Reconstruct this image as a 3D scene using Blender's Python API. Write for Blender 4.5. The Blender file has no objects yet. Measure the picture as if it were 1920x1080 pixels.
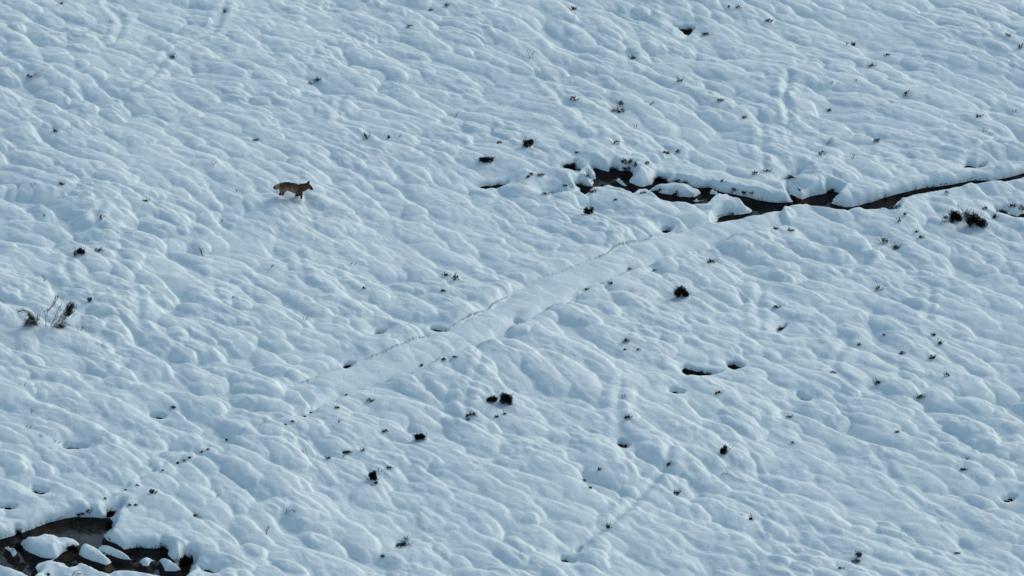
import bpy, bmesh, math, random
import numpy as np
from mathutils import Vector, Matrix

# ------------------------------------------------------------------ camera, sky, sun, exposure
D, PITCH, FPX = 160.0, math.radians(28), 8640.0
sc = bpy.context.scene
C = sc.collection
cam = bpy.data.cameras.new('camera')
cam.lens = 36.0 * FPX / 1920.0
cam.sensor_width = 36.0
cam.clip_start, cam.clip_end = 1.0, 3000.0
cam_o = bpy.data.objects.new('camera', cam)
C.objects.link(cam_o)
CAM = np.array([0.0, -D * math.cos(PITCH), D * math.sin(PITCH)])
cam_o.location = CAM
cam_o.rotation_euler = (math.pi / 2 - PITCH, 0, 0)
sc.camera = cam_o

SUN_EL = math.radians(33)
SUN_DIR = Vector((0.80, 0.60, 0)).normalized()
world = bpy.data.worlds.new("World")
sc.world = world
world.use_nodes = True
wn = world.node_tree
sky = wn.nodes.new('ShaderNodeTexSky')
sky.sky_type = 'NISHITA'
sky.sun_disc = False
sky.sun_elevation = SUN_EL
sky.sun_rotation = math.atan2(SUN_DIR.x, SUN_DIR.y)
sky.air_density = 1.0
sky.dust_density = 1.5
sky.ozone_density = 0.3
wn.links.new(sky.outputs[0], wn.nodes['Background'].inputs[0])
wn.nodes['Background'].inputs[1].default_value = 0.10
sun = bpy.data.lights.new('sun', 'SUN')
sun.energy = .55
sun.angle = math.radians(24)
sun.color = (1.0, 0.97, 0.90)
sun_o = bpy.data.objects.new('sun', sun)
C.objects.link(sun_o)
sd = Vector((SUN_DIR.x * math.cos(SUN_EL), SUN_DIR.y * math.cos(SUN_EL), math.sin(SUN_EL)))
sun_o.rotation_euler = sd.to_track_quat('Z', 'Y').to_euler()
sc.view_settings.view_transform = 'Standard'
sc.view_settings.look = 'None'
sc.view_settings.exposure = 0.54
sc.view_settings.gamma = 1.0

# ------------------------------------------------------------------ helpers
def to_ground(px, py, z=0.12):
    """point of the moor that the photograph shows at pixel (px, py)"""
    a, b = (px - 960) / FPX, (540 - py) / FPX
    cp, sp = math.cos(PITCH), math.sin(PITCH)
    d = np.array([a, cp + b * sp, -sp + b * cp])
    h = 0.0
    for _ in range(8):
        t = (z + h - CAM[2]) / d[2]
        p = CAM + d * t
        h = float(relief(np.array([p[0]]), np.array([p[1]]))[0])
    return p[0], p[1]

rng = np.random.RandomState(7)

_lattice = {}
def noise(x, y, scale, seed):
    """smooth gradient noise, roughly -1..1"""
    n = 256
    if seed not in _lattice:
        g = np.random.RandomState(seed).rand(n, n) * 2 * math.pi
        _lattice[seed] = (np.cos(g), np.sin(g))
    gx, gy = _lattice[seed]
    u, v = x / scale, y / scale
    iu, iv = np.floor(u).astype(int), np.floor(v).astype(int)
    fu, fv = u - iu, v - iv
    su, sv = fu * fu * fu * (fu * (fu * 6 - 15) + 10), fv * fv * fv * (fv * (fv * 6 - 15) + 10)
    def c(a, b):
        i, j = (iu + a) % n, (iv + b) % n
        return gx[i, j] * (fu - a) + gy[i, j] * (fv - b)
    top = c(0, 0) * (1 - su) + c(1, 0) * su
    bot = c(0, 1) * (1 - su) + c(1, 1) * su
    return (top * (1 - sv) + bot * sv) * 1.5

def relief(x, y):
    """broad swells of the moor"""
    return .30 * noise(x, y, 15.0, 61) + .10 * noise(x, y, 6.0, 62)

def axis(lo, hi, step, far):
    core = np.arange(lo, hi + step * .5, step)
    out, s, p = [], step, core[-1]
    while p < far:
        s *= 1.16; p += s; out.append(p)
    left, s, p = [], step, core[0]
    while p > -far:
        s *= 1.16; p -= s; left.append(p)
    return np.array(left[::-1] + list(core) + out), len(left), len(core)

def grid_mesh(name, xs, ys, Z, keep=None, XY=None):
    ny, nx = Z.shape
    X, Y = XY if XY else np.meshgrid(xs, ys)
    co = np.stack([X, Y, Z], -1).reshape(-1, 3).astype(np.float32)
    i = np.arange(nx * ny).reshape(ny, nx)
    q = np.stack([i[:-1, :-1], i[:-1, 1:], i[1:, 1:], i[1:, :-1]], -1).reshape(-1, 4)
    if keep is not None:
        q = q[keep.reshape(-1)]
        used = np.zeros(len(co), bool); used[q.reshape(-1)] = True
        remap = np.cumsum(used) - 1
        co, q = co[used], remap[q]
    me = bpy.data.meshes.new(name)
    me.vertices.add(len(co)); me.vertices.foreach_set('co', co.reshape(-1))
    me.loops.add(q.size); me.loops.foreach_set('vertex_index', q.reshape(-1).astype(np.int32))
    me.polygons.add(len(q))
    me.polygons.foreach_set('loop_start', (np.arange(len(q)) * 4).astype(np.int32))
    me.polygons.foreach_set('loop_total', np.full(len(q), 4, np.int32))
    me.polygons.foreach_set('use_smooth', np.ones(len(q), bool))
    me.update(calc_edges=True)
    o = bpy.data.objects.new(name, me)
    C.objects.link(o)
    return o

def ray(name, col, rough=.8, noise_scale=None, col2=None, spec=.3, bump=0.0, bump_scale=30, detail=5):
    m = bpy.data.materials.new(name)
    m.use_nodes = True
    nt = m.node_tree
    b = nt.nodes['Principled BSDF']
    b.inputs['Base Color'].default_value = (*col, 1)
    b.inputs['Roughness'].default_value = rough
    b.inputs['Specular IOR Level'].default_value = spec
    tc = nt.nodes.new('ShaderNodeTexCoord')
    if noise_scale:
        n = nt.nodes.new('ShaderNodeTexNoise')
        n.inputs['Scale'].default_value = noise_scale
        n.inputs['Detail'].default_value = detail
        nt.links.new(tc.outputs['Object'], n.inputs['Vector'])
        mx = nt.nodes.new('ShaderNodeValToRGB')
        mx.color_ramp.elements[0].position = .38
        mx.color_ramp.elements[1].position = .62
        mx.color_ramp.elements[0].color = (*col, 1)
        mx.color_ramp.elements[1].color = (*(col2 or col), 1)
        nt.links.new(n.outputs['Fac'], mx.inputs[0])
        nt.links.new(mx.outputs[0], b.inputs['Base Color'])
    if bump:
        n2 = nt.nodes.new('ShaderNodeTexNoise')
        n2.inputs['Scale'].default_value = bump_scale
        n2.inputs['Detail'].default_value = 6
        nt.links.new(tc.outputs['Object'], n2.inputs['Vector'])
        bp = nt.nodes.new('ShaderNodeBump')
        bp.inputs['Strength'].default_value = bump
        bp.inputs['Distance'].default_value = .02
        nt.links.new(n2.outputs['Fac'], bp.inputs['Height'])
        nt.links.new(bp.outputs[0], b.inputs['Normal'])
    return m

M_snow = ray('snow', (.712, .863, .857), .65, .35, (.742, .883, .875), spec=.25, bump=.8, bump_scale=13)
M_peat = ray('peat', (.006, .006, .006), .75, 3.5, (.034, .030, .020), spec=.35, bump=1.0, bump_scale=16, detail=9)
M_heather = ray('heather', (.003, .005, .006), .9, 9.0, (.011, .012, .010), spec=.1)
M_stem = ray('woody_stem', (.016, .014, .012), .9, 20.0, (.035, .030, .024), spec=.1)
M_broom = ray('broom_green', (.022, .032, .024), .9, 8.0, (.065, .07, .045), spec=.1)
M_straw = ray('dry_grass', (.10, .095, .04), .9, 12.0, (.19, .16, .08), spec=.1)
M_orange = ray('rusty_bracken', (.16, .07, .02), .9, 12.0, (.22, .12, .04), spec=.1)
M_water = ray('water', (.020, .024, .020), .05, 2.2, (.060, .060, .045), spec=.8, bump=.10, bump_scale=5)

# ------------------------------------------------------------------ openings in the snow, traced on the ground
STREAM = [(1112,312),(1125,316),(1140,319),(1150,313),(1165,318),(1182,318),(1188,326),(1183,331),(1183,340),(1195,346),
 (1205,348),(1221,344),(1232,332),(1249,333),(1254,341),(1267,338),(1297,347),(1312,350),(1331,349),(1342,355),(1369,361),
 (1399,366),(1425,374),(1449,377),(1487,377),(1481,364),(1476,355),(1492,368),(1502,372),(1519,366),(1549,360),(1552,353),
 (1574,360),(1562,372),(1561,380),(1582,386),(1597,386),(1614,382),(1645,373),(1676,363),(1707,356),(1728,351),(1760,347),
 (1797,341),(1824,336),(1857,336),(1887,332),(1920,322),(1975,309),(1975,316),(1920,329),(1882,337),(1855,340),(1822,340),
 (1795,346),(1762,352),(1737,357),(1714,363),(1700,369),(1685,374),(1676,384),(1680,393),(1667,391),(1651,387),(1605,389),
 (1586,393),(1570,395),(1549,391),(1532,386),(1507,382),(1492,386),(1468,391),(1449,393),(1425,401),(1406,404),(1369,409),
 (1339,416),(1345,408),(1359,402),(1387,400),(1408,396),(1408,389),(1395,382),(1374,372),(1365,362),(1344,362),(1335,370),
 (1322,382),(1290,380),(1262,377),(1232,371),(1224,362),(1211,355),(1195,355),(1186,363),(1165,351),(1140,342),(1107,350),
 (1104,358),(1095,364),(1089,362),(1088,350),(1078,345),(1085,343),(1108,347),(1111,340),(1102,329),(1115,333),(1117,324)]
HOLES = [
 (STREAM, .34), 
 ([(888,350),(905,348),(925,346),(949,343),(953,345),(932,352),(910,355)], .16),
 ([(1044,318),(1060,311),(1078,306),(1074,313),(1090,318),(1085,322),(1067,320)], .17),
 ([(1462,341),(1470,334),(1494,325),(1501,325),(1478,339)], .15),
 ([(1014,363),(1030,361),(1045,362),(1057,366),(1040,368)], .12),
 ([(1803,314),(1814,309),(1830,312),(1848,310),(1845,314),(1828,318),(1812,317)], .14),
 ([(1864,392),(1882,393),(1893,400),(1905,404),(1920,398),(1950,395),(1950,403),(1905,409),(1890,404),(1874,400)], .15),
 ([(1263,53),(1282,53),(1300,55),(1297,60),(1289,70),(1283,74),(1285,65),(1276,58)], .13),
 ([(1276,694),(1284,689),(1298,692),(1318,698),(1353,701),(1330,703),(1310,704),(1290,704),(1281,700)], .16),
 ([(1362,684),(1376,683),(1393,690),(1378,693),(1367,690)], .14),
 ([(1876,938),(1890,934),(1906,933),(1894,942),(1886,943)], .12),
 ([(-60,1020),(0,1009),(28,1001),(31,995),(42,996),(78,982),(108,973),(143,966),(165,967),(197,969),(198,958),(208,955),
   (228,949),(213,963),(208,972),(212,978),(211,985),(203,996),(197,1002),(202,1011),(220,1019),(231,1028),(248,1026),
   (261,1025),(297,1026),(305,1022),(319,1030),(317,1038),(324,1047),(334,1058),(338,1051),(348,1042),(360,1047),(362,1060),
   (356,1070),(350,1078),(330,1082),(313,1078),(270,1070),(240,1065),(215,1066),(207,1072),(190,1069),(170,1060),(152,1051),
   (142,1058),(132,1061),(115,1051),(93,1047),(74,1053),(68,1062),(72,1074),(66,1080),(40,1069),(0,1055),(-60,1042)], .36),
 ([(374,1064),(392,1068),(408,1076),(400,1079),(384,1074)], .14),
]
for cx, cy, w, h, a in [(143,841,46,5,3),(296,783,30,5,9),(822,620,34,5,6),(655,686,24,5,-12),(712,627,20,4,-12),
    (971,607,17,5,8),(15,953,36,4.5,3),(1267,736,30,5,8),(1505,748,26,6,22),(1250,434,22,6,-8),
    (1063,1053,26,6,14),(1084,1034,15,4,-32),(1168,836,24,7,24),(75,923,30,7,12),(1464,618,20,4,-30),(752,1022,20,7,-25)]:
    ca, sa = math.cos(math.radians(a)), math.sin(math.radians(a))
    pts = []
    for k in range(14):
        t = 2 * math.pi * k / 14
        u = w / 2 * math.cos(t); v = h / 2 * math.sin(t) * (1 - .45 * math.cos(t)) - .10 * h * (2 * u / w) ** 2
        pts.append((cx + u * ca - v * sa, cy + u * sa + v * ca))
    HOLES.append((pts, .09))
ISLANDS_SEEN = [
 [(1150,329),(1161,333),(1175,344),(1170,348),(1152,335)],
 [(1219,353),(1237,343),(1262,341),(1290,347),(1309,354),(1313,361),(1301,367),(1275,367),(1256,363),(1241,360),(1228,355)],
 [(1300,372),(1312,369),(1320,374),(1305,378)],
 [(1331,352),(1345,361),(1333,362)],
 [(40,1017),(52,1008),(68,1007),(81,1002),(103,1002),(115,1007),(124,1006),(148,1015),(137,1026),(117,1034),(105,1045),
  (96,1044),(78,1042),(61,1036),(47,1030)],
 [(154,1020),(164,1018),(180,1025),(195,1036),(206,1052),(198,1056),(176,1050),(159,1044),(149,1038)],
 [(186,1023),(208,1024),(229,1033),(245,1043),(249,1049),(232,1046),(212,1041),(203,1038)],
 [(258,1049),(275,1042),(290,1047),(283,1052),(281,1060),(266,1059),(262,1053)],
 [(299,1048),(310,1045),(323,1051),(337,1065),(330,1069),(310,1068),(304,1058)],
 [(10,1022),(24,1026),(32,1034),(26,1040),(20,1031)],
]
HOLES_SEEN = HOLES
GROOVES = [  # narrow runnels under the snow: points, half width, depth
 ([(1480,150),(1470,188),(1479,238)], .13, .20), ([(1428,250),(1430,300),(1434,322)], .12, .16),
 ([(1255,850),(1245,895),(1200,935),(1150,985),(1100,1020),(1058,1052)], .14, .18),
 ([(1165,725),(1156,775),(1166,840),(1172,882)], .13, .14), ([(1425,545),(1421,590),(1427,628)], .14, .14),
 ([(1747,543),(1742,575),(1738,604)], .13, .14), ([(420,18),(402,66),(316,108),(290,148),(258,172)], .15, .15),
 ([(200,12),(230,50),(216,88)], .14, .14), ([(127,492),(123,517),(141,547)], .12, .15),
 ([(190,402),(176,426),(192,442)], .12, .15), ([(640,192),(632,235),(700,285)], .12, .10),
 ([(1635,470),(1620,500),(1600,520)], .13, .10), ([(1590,640),(1560,700),(1600,735)], .13, .12),
 ([(900,690),(870,760),(880,800)], .12, .09), ([(560,480),(575,540),(610,560)], .12, .10),
 ([(1010,150),(1090,230),(1120,255)], .12, .10), ([(1640,860),(1690,930),(1760,985)], .13, .10),
 ([(260,560),(262,620),(300,660)], .13, .10), ([(1215,860),(1270,905)], .1, .08)]
DITCH_UP = [(1470,388),(1400,404),(1340,420),(1250,440),(1200,456),(1150,470),(1135,482),(1070,506),(1010,528),(950,562),
            (900,592),(870,604),(800,634),(745,656),(650,690),(600,706),(540,735)]
DITCH_LO = [(1470,430),(1400,444),(1330,462),(1235,494),(1180,512),(1100,545),(1050,572),(975,607),(920,642),(850,671),
            (780,700),(700,724),(640,743),(585,775)]
TRACK = [(640,743),(585,775),(540,792),(430,828),(330,870),(250,912),(205,944)]

G = lambda pts, z=.04: np.array([to_ground(a, b, z) for a, b in pts])

def seen(pts, near=0.0, far=0.0):
    """undo what the snow shoulder hides: move the near (far) rim of a traced outline towards the viewer, in pixels"""
    P = np.array(pts, float)
    area = np.sum(P[:, 0] * np.roll(P[:, 1], -1) - np.roll(P[:, 0], -1) * P[:, 1])
    T = np.roll(P, -1, 0) - np.roll(P, 1, 0)
    T /= np.linalg.norm(T, axis=1)[:, None] + 1e-9
    ny = -T[:, 0] * np.sign(area)
    P[:, 1] += np.where(ny > 0, near * ny, far * -ny)
    return [tuple(p) for p in P]

HOLES = [(seen(p, 4 if r > .18 else 1.5), r) for p, r in HOLES_SEEN]
ISLANDS = [seen(p, 0, 6) for p in ISLANDS_SEEN]

def seg_dist(X, Y, P, closed):
    d2 = np.full(X.shape, 1e9)
    n = len(P)
    for i in range(n if closed else n - 1):
        a, b = P[i], P[(i + 1) % n]
        e = b - a
        t = np.clip(((X - a[0]) * e[0] + (Y - a[1]) * e[1]) / (e @ e + 1e-12), 0, 1)
        d2 = np.minimum(d2, (X - a[0] - t * e[0]) ** 2 + (Y - a[1] - t * e[1]) ** 2)
    return np.sqrt(d2)

def inside(X, Y, P):
    r = np.zeros(X.shape, bool)
    n = len(P)
    for i in range(n):
        (x1, y1), (x2, y2) = P[i], P[(i + 1) % n]
        if y1 == y2: continue
        c = ((Y < y1) != (Y < y2)) & (X < (x2 - x1) * (Y - y1) / (y2 - y1) + x1)
        r ^= c
    return r

def window(xs, ys, P, pad):
    i0, i1 = np.searchsorted(xs, P[:, 0].min() - pad), np.searchsorted(xs, P[:, 0].max() + pad)
    j0, j1 = np.searchsorted(ys, P[:, 1].min() - pad), np.searchsorted(ys, P[:, 1].max() + pad)
    return slice(j0, j1), slice(i0, i1)

def opening_field(xs, ys, low=0.0, top=9.0):
    """distance to the nearest opening (negative inside it) over its own rounding radius, and in metres"""
    sh = (len(ys), len(xs))
    Dm = np.full(sh, 9.0); Rr = np.full(sh, 9.0)
    for pts, R in HOLES:
        if not low < R < top: continue
        P = G(pts, -.02)
        w = window(xs, ys, P, .9)
        X, Y = np.meshgrid(xs[w[1]], ys[w[0]])
        if X.size == 0: continue
        wob = .045 * noise(X, Y, .55, 5) + .022 * noise(X, Y, .26, 6)
        if R < .2: wob = .05 * noise(X, Y, .30, 7) + .02 * noise(X, Y, .17, 8)
        d = seg_dist(X, Y, P, True)
        d = np.where(inside(X, Y, P), -d, d) + wob
        for isl in ISLANDS:
            Q = G(isl, -.02)
            if Q[:, 0].max() < P[:, 0].min() or Q[:, 0].min() > P[:, 0].max() or R < .3: continue
            e = seg_dist(X, Y, Q, True)
            e = np.where(inside(X, Y, Q), e, -e) + wob
            d = np.maximum(d, e)
        cur = Dm[w]
        Rr[w] = np.minimum(Rr[w], np.where(d > 0, d / R, d))
        Dm[w] = np.minimum(cur, d)
    return Dm, Rr

# ------------------------------------------------------------------ snow cover
def lobes(H, xs, ys, i0, nx, j0, ny, n, Lr, Wr, Hr, seed, floor=0.0, zone=None):
    r = np.random.RandomState(seed)
    x0, x1, y0, y1 = xs[i0], xs[i0 + nx - 1], ys[j0], ys[j0 + ny - 1]
    cx = r.uniform(x0, x1, n); cy = r.uniform(y0, y1, n)
    th = math.radians(-49) + .26 * noise(cx, cy, 9.0, 21) + .14 * noise(cx, cy, 2.5, 22) + r.normal(0, .12, n)
    k = r.uniform(0, 1, n) ** 1.6
    L = Lr[0] + (Lr[1] - Lr[0]) * k
    W = Wr[0] + (Wr[1] - Wr[0]) * (k * .6 + r.uniform(0, 1, n) * .4)
    amp = (Hr[0] + (Hr[1] - Hr[0]) * r.uniform(0, 1, n)) * (1 + .35 * noise(cx, cy, 6.0, 23))
    if zone is not None:
        keep = noise(cx, cy, 5.0, zone) + r.uniform(-.25, .25, n) > -.05
        amp = amp * np.where(keep, 1, .55)
    for i in range(n):
        l, w, a = L[i], W[i], amp[i]
        m = max(l, w) * 1.15
        a0, a1 = np.searchsorted(xs, cx[i] - m), np.searchsorted(xs, cx[i] + m)
        b0, b1 = np.searchsorted(ys, cy[i] - m), np.searchsorted(ys, cy[i] + m)
        X, Y = WX[b0:b1, a0:a1] - cx[i], WY[b0:b1, a0:a1] - cy[i]
        c, s = math.cos(th[i]), math.sin(th[i])
        u, v = X * c + Y * s, -X * s + Y * c
        uu = np.where(u > 0, u / (l * .52), u / (l * 1.15))
        v = v + .10 * l * (u / l) ** 2
        vv = np.where(v > 0, v / (w * .52), v / (w * 1.30))
        q = uu * uu + vv * vv
        h = floor + a * (1 - q ** 1.45) 
        sub = H[b0:b1, a0:a1]
        np.maximum(sub, h, out=sub)

xs, i0, nx = axis(-23.0, 23.0, .042, 420)
ys, j0, ny = axis(-22.0, 27.5, .050, 420)
X, Y = np.meshgrid(xs, ys)
warp = .10
WX = X + warp * noise(X, Y, 1.1, 31) + .05 * noise(X, Y, .42, 33)
WY = Y + warp * noise(X, Y, 1.1, 32) + .05 * noise(X, Y, .42, 34)
H1 = np.full(X.shape, .0)
lobes(H1, xs, ys, i0, nx, j0, ny, 4100, (.8, 3.1), (.38, .90), (.15, .34), 41)
H2 = np.full(X.shape, .0)
lobes(H2, xs, ys, i0, nx, j0, ny, 10000, (.35, 1.2), (.17, .40), (.04, .12), 42, zone=51)
def blur(A, n):
    for _ in range(n):
        B = A.copy()
        B[1:-1] = (A[:-2] + 2 * A[1:-1] + A[2:]) / 4
        A = B.copy()
        A[:, 1:-1] = (B[:, :-2] + 2 * B[:, 1:-1] + B[:, 2:]) / 4
    return A
H3 = np.full(X.shape, .0)
lobes(H3, xs, ys, i0, nx, j0, ny, 24000, (.22, .60), (.09, .20), (.014, .048), 43, zone=52)
broad = relief(X, Y)
mix = np.clip(.62 + .55 * noise(X, Y, 4.0, 63), .25, 1)
smooth_area = np.clip(.5 + 1.4 * noise(X, Y, 7.0, 64), 0, 1)
Z = H1 * (.72 + .38 * (1 - smooth_area)) + .75 * H2 * mix + H3 * np.clip(.45 + .8 * noise(X, Y, 3.0, 66), .1, 1.0) + .012 * noise(X, Y, .3, 65)
OP, OR = opening_field(xs, ys)

# ditch filled with smooth snow
UP, LO, TR = G(DITCH_UP), G(DITCH_LO), G(TRACK)
w = window(xs, ys, np.vstack([UP, LO]), 1.2)
Xw, Yw = X[w], Y[w]
strip = np.vstack([UP, LO[::-1]])
ds = seg_dist(Xw, Yw, strip, True)
ds = np.where(inside(Xw, Yw, strip), ds, -ds) + .05 * noise(Xw, Yw, .5, 71) + .13 * noise(Xw, Yw, 1.1, 77)
dup = seg_dist(Xw, Yw, UP, False); dlo = seg_dist(Xw, Yw, LO, False)
rnd = np.clip(dup / .38, 0, 1); rnd = .32 + .68 * np.sqrt(1 - (1 - rnd) ** 2)
rl = np.clip(dlo / .30, 0, 1); rl = .30 + .70 * np.sqrt(1 - (1 - rl) ** 2)
Z[w] = np.where(ds < 0, Z[w] * np.where(dup < dlo, rnd, rl) + .07 * np.exp(-((dup - .60) / .35) ** 2) * (dup < dlo), Z[w])
t = np.clip(ds / .14 + .35, 0, 1); t = t * t * (3 - 2 * t)
bed = .035 + .15 * np.sqrt(np.clip(ds / .45, 0, 1)) + .05 * noise(Xw, Yw, 1.1, 72) + .45 * H2[w] + .06 * H1[w]
Z[w] = Z[w] * (1 - t) + bed * t
du, dl = seg_dist(Xw, Yw, UP, False), seg_dist(Xw, Yw, LO, False)
Z[w] -= .02 * np.exp(-(du / .22) ** 2) + .10 * np.exp(-(dl / .15) ** 2) * (.6 + .6 * noise(Xw, Yw, .6, 73))
w = window(xs, ys, TR, .6)
Xw, Yw = X[w], Y[w]
dt = seg_dist(Xw, Yw, TR, False) + .03 * noise(Xw, Yw, .3, 74)
Z[w] -= .10 * np.exp(-(dt / .11) ** 2) * np.clip(.75 + 1.2 * noise(Xw, Yw, .35, 75), .2, 1.3)
for pts, hw, dep in GROOVES:
    P = G(pts)
    w = window(xs, ys, P, 1.0)
    Xw, Yw = X[w], Y[w]
    dg = seg_dist(Xw, Yw, P, False) + .06 * noise(Xw, Yw, .4, 76)
    Z[w] -= dep * (.40 if dep > .17 else .20) * np.exp(-(dg / hw) ** 2) - .04 * np.exp(-((dg - .3) / .2) ** 2)

# pillows along the openings: thick, round-shouldered snow
near = np.clip(1 - OP / 1.0, 0, 1)
thick = (OR > OP * 1.05) & (OP < 1.0)
big = np.zeros(X.shape)
for pts, R in HOLES:
    if R < .2: continue
    P = G(pts, -.02); w = window(xs, ys, P, 1.2)
    dd = seg_dist(X[w], Y[w], P, True); dd = np.where(inside(X[w], Y[w], P), 0, dd)
    big[w] = np.maximum(big[w], np.clip(1 - dd / 1.0, 0, 1))
pil = .20 + .10 * noise(X, Y, .9, 81)
Zp = np.maximum(Z, pil) * .55 + (Z * .45 + .10)
Z = Z * (1 - big) + Zp * big
EDGE = -.02
low = np.ones(X.shape) * 9
OPB, _ = opening_field(xs, ys, .18)
OPS, _ = opening_field(xs, ys, 0, .18)
for sh_ in (3, 6, 9):
    low[:-sh_] = np.minimum(low[:-sh_], OPB[sh_:] + .02 * sh_)
low2 = np.ones(X.shape) * 9
for sh_ in (1, 2, 3):
    low2[:-sh_] = np.minimum(low2[:-sh_], OPS[sh_:] + .02 * sh_)
low = np.minimum(low, low2 * 2.6)
lw = np.clip(1 - low / .30, 0, 1); lw = lw * lw * (3 - 2 * lw)
g_ = np.exp(-(np.clip(OPS, 0, 9) / .38) ** 2)
Z = Z * (1 - g_) + (np.minimum(Z, .13) * .7 + Z * .1) * g_
Z = Z * (1 - lw) + np.minimum(Z, .05 + .04 * noise(X, Y, .5, 82)) * lw
isl_m = np.zeros(X.shape)
for isl in ISLANDS:
    Q = G(isl, -.02); w = window(xs, ys, Q, .3)
    isl_m[w] = np.maximum(isl_m[w], inside(X[w], Y[w], Q))
lw = lw * (1 - .8 * isl_m)
Z = np.where(isl_m > 0, np.maximum(Z, .24 + .08 * noise(X, Y, .6, 83)), Z)
Z += (.016 * noise(X, Y, .19, 84) + .010 * noise(X, Y, .11, 85)) * np.clip(1 - OPB / .9, 0, 1) * np.clip(OPB / .1, 0, 1)
t = np.clip(OR, 0, 1)
f = np.sqrt(np.clip(1 - (1 - t) ** 2, 0, 1)) * (1 - lw) + t * t * (3 - 2 * t) * lw
Z = EDGE + (np.maximum(Z, .0) - EDGE) * f
Z = np.where(OP < 0, EDGE - (.07 - .045 * lw) * np.clip(-OP / .03, 0, 1), Z)
SNOW = Z + broad * np.clip(1 - big * 0, 0, 1)
keep_v = OP > -.055
keep = keep_v[:-1, :-1] | keep_v[1:, :-1] | keep_v[:-1, 1:] | keep_v[1:, 1:]
# the cut edge of the snow follows the outline of the opening instead of the grid
core_x, core_y = slice(i0, i0 + nx), slice(j0, j0 + ny)
gx_, gy_ = np.zeros(X.shape), np.zeros(X.shape)
O_ = np.clip(OP, -1, 1)
gy_[core_y, core_x], gx_[core_y, core_x] = np.gradient(O_[core_y, core_x], .050, .042)
gl = np.sqrt(gx_ ** 2 + gy_ ** 2) + 1e-6
mv = np.where(OP < -.012, np.clip(-.012 - OP, 0, .08), 0)
XS, YS = X + gx_ / gl * mv, Y + gy_ / gl * mv
snow = grid_mesh('snow_ground', xs, ys, SNOW, keep, (XS, YS))
snow.data.materials.append(M_snow)
snow['kind'] = 'structure'

def height(x, y):
    i = int(np.clip(np.searchsorted(xs, x) - 1, 0, len(xs) - 2)); j = int(np.clip(np.searchsorted(ys, y) - 1, 0, len(ys) - 2))
    a, b = (x - xs[i]) / (xs[i + 1] - xs[i]), (y - ys[j]) / (ys[j + 1] - ys[j])
    return float((SNOW[j, i] * (1 - a) + SNOW[j, i + 1] * a) * (1 - b) + (SNOW[j + 1, i] * (1 - a) + SNOW[j + 1, i + 1] * a) * b)

def spot(px, py):
    """first point of the snow surface along the sight line of a pixel"""
    a, b = (px - 960) / FPX, (540 - py) / FPX
    cp, sp = math.cos(PITCH), math.sin(PITCH)
    d = np.array([a, cp + b * sp, -sp + b * cp])
    t = (1.3 - CAM[2]) / d[2]
    while t < 400:
        p = CAM + d * t
        h = height(p[0], p[1])
        if p[2] <= h: return Vector((p[0], p[1], h)), FPX / t
        t += .03
    return Vector((*to_ground(px, py), 0)), FPX / 160

# ------------------------------------------------------------------ peat and water under the snow
pxs, a0, b0 = axis(-23.0, 23.0, .07, 60)
pys, a1, b1 = axis(-22.0, 27.5, .07, 60)
PX, PY = np.meshgrid(pxs, pys)
OPp, _ = opening_field(pxs, pys)
PB = relief(PX, PY)
pe = -.075 - .26 * np.clip(-OPp / .16, 0, 1) ** .7 + (.13 * noise(PX, PY, .8, 91) + .05 * noise(PX, PY, .22, 92)) * np.clip(-OPp / .2 , .0, 1)
PEAT = pe + PB
peat = grid_mesh('peat_ground', pxs, pys, PEAT)
peat.data.materials.append(M_peat); peat['kind'] = 'structure'
WAT = -.29 + PB + 0.0 * PX
wk = np.zeros((len(pys) - 1, len(pxs) - 1), bool)
for k in (0, 11):
    P = G(HOLES[k][0], -.02); w = window(pxs, pys, P, .6)
    wk[w[0].start:w[0].stop, w[1].start:w[1].stop] = True
for nm, k in (('stream_water', 0), ('pool_water', 11)):
    P = G(HOLES[k][0], -.02); w = window(pxs, pys, P, .6)
    ww = np.zeros_like(wk); ww[w[0].start:w[0].stop, w[1].start:w[1].stop] = True
    o = grid_mesh(nm, pxs, pys, WAT, ww)
    o.data.materials.append(M_water); o['kind'] = 'structure'

# ------------------------------------------------------------------ plants
def finish(name, verts, faces, mat, parent=None, smooth=False):
    me = bpy.data.meshes.new(name)
    me.from_pydata(verts, [], faces)
    me.update()
    o = bpy.data.objects.new(name, me)
    C.objects.link(o)
    me.materials.append(mat)
    if smooth:
        for p in me.polygons: p.use_smooth = True
    if parent: o.parent = parent
    return o

def twig(V, F, pts, r0, r1):
    """thin three-sided tapering twig through points"""
    n = len(pts)
    base = len(V)
    for i, p in enumerate(pts):
        q = pts[min(i + 1, n - 1)] - pts[max(i - 1, 0)]
        if q.length < 1e-6: q = Vector((0, 0, 1))
        q.normalize()
        s = q.cross(Vector((.3, .9, .2))).normalized(); u = q.cross(s)
        r = r0 + (r1 - r0) * i / (n - 1)
        for k in range(3):
            a = 2.094 * k
            V.append(p + s * (r * math.cos(a)) + u * (r * math.sin(a)))
    for i in range(n - 1):
        for k in range(3):
            a, b = base + i * 3 + k, base + i * 3 + (k + 1) % 3
            F.append((a, b, b + 3, a + 3))
    F.append((base + (n - 1) * 3, base + (n - 1) * 3 + 1, base + (n - 1) * 3 + 2))

def leaf(V, F, p, s, R):
    d = Vector((R.gauss(0, 1), R.gauss(0, 1), R.gauss(0, 1))).normalized()
    e = d.orthogonal().normalized(); e.rotate(Matrix.Rotation(R.uniform(0, 6.28), 3, d))
    g = d.cross(e)
    b = len(V)
    V += [p - e * s * .4, p + g * s * .28, p + e * s * .6, p - g * s * .28]
    F.append((b, b + 1, b + 2, b + 3))

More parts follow.
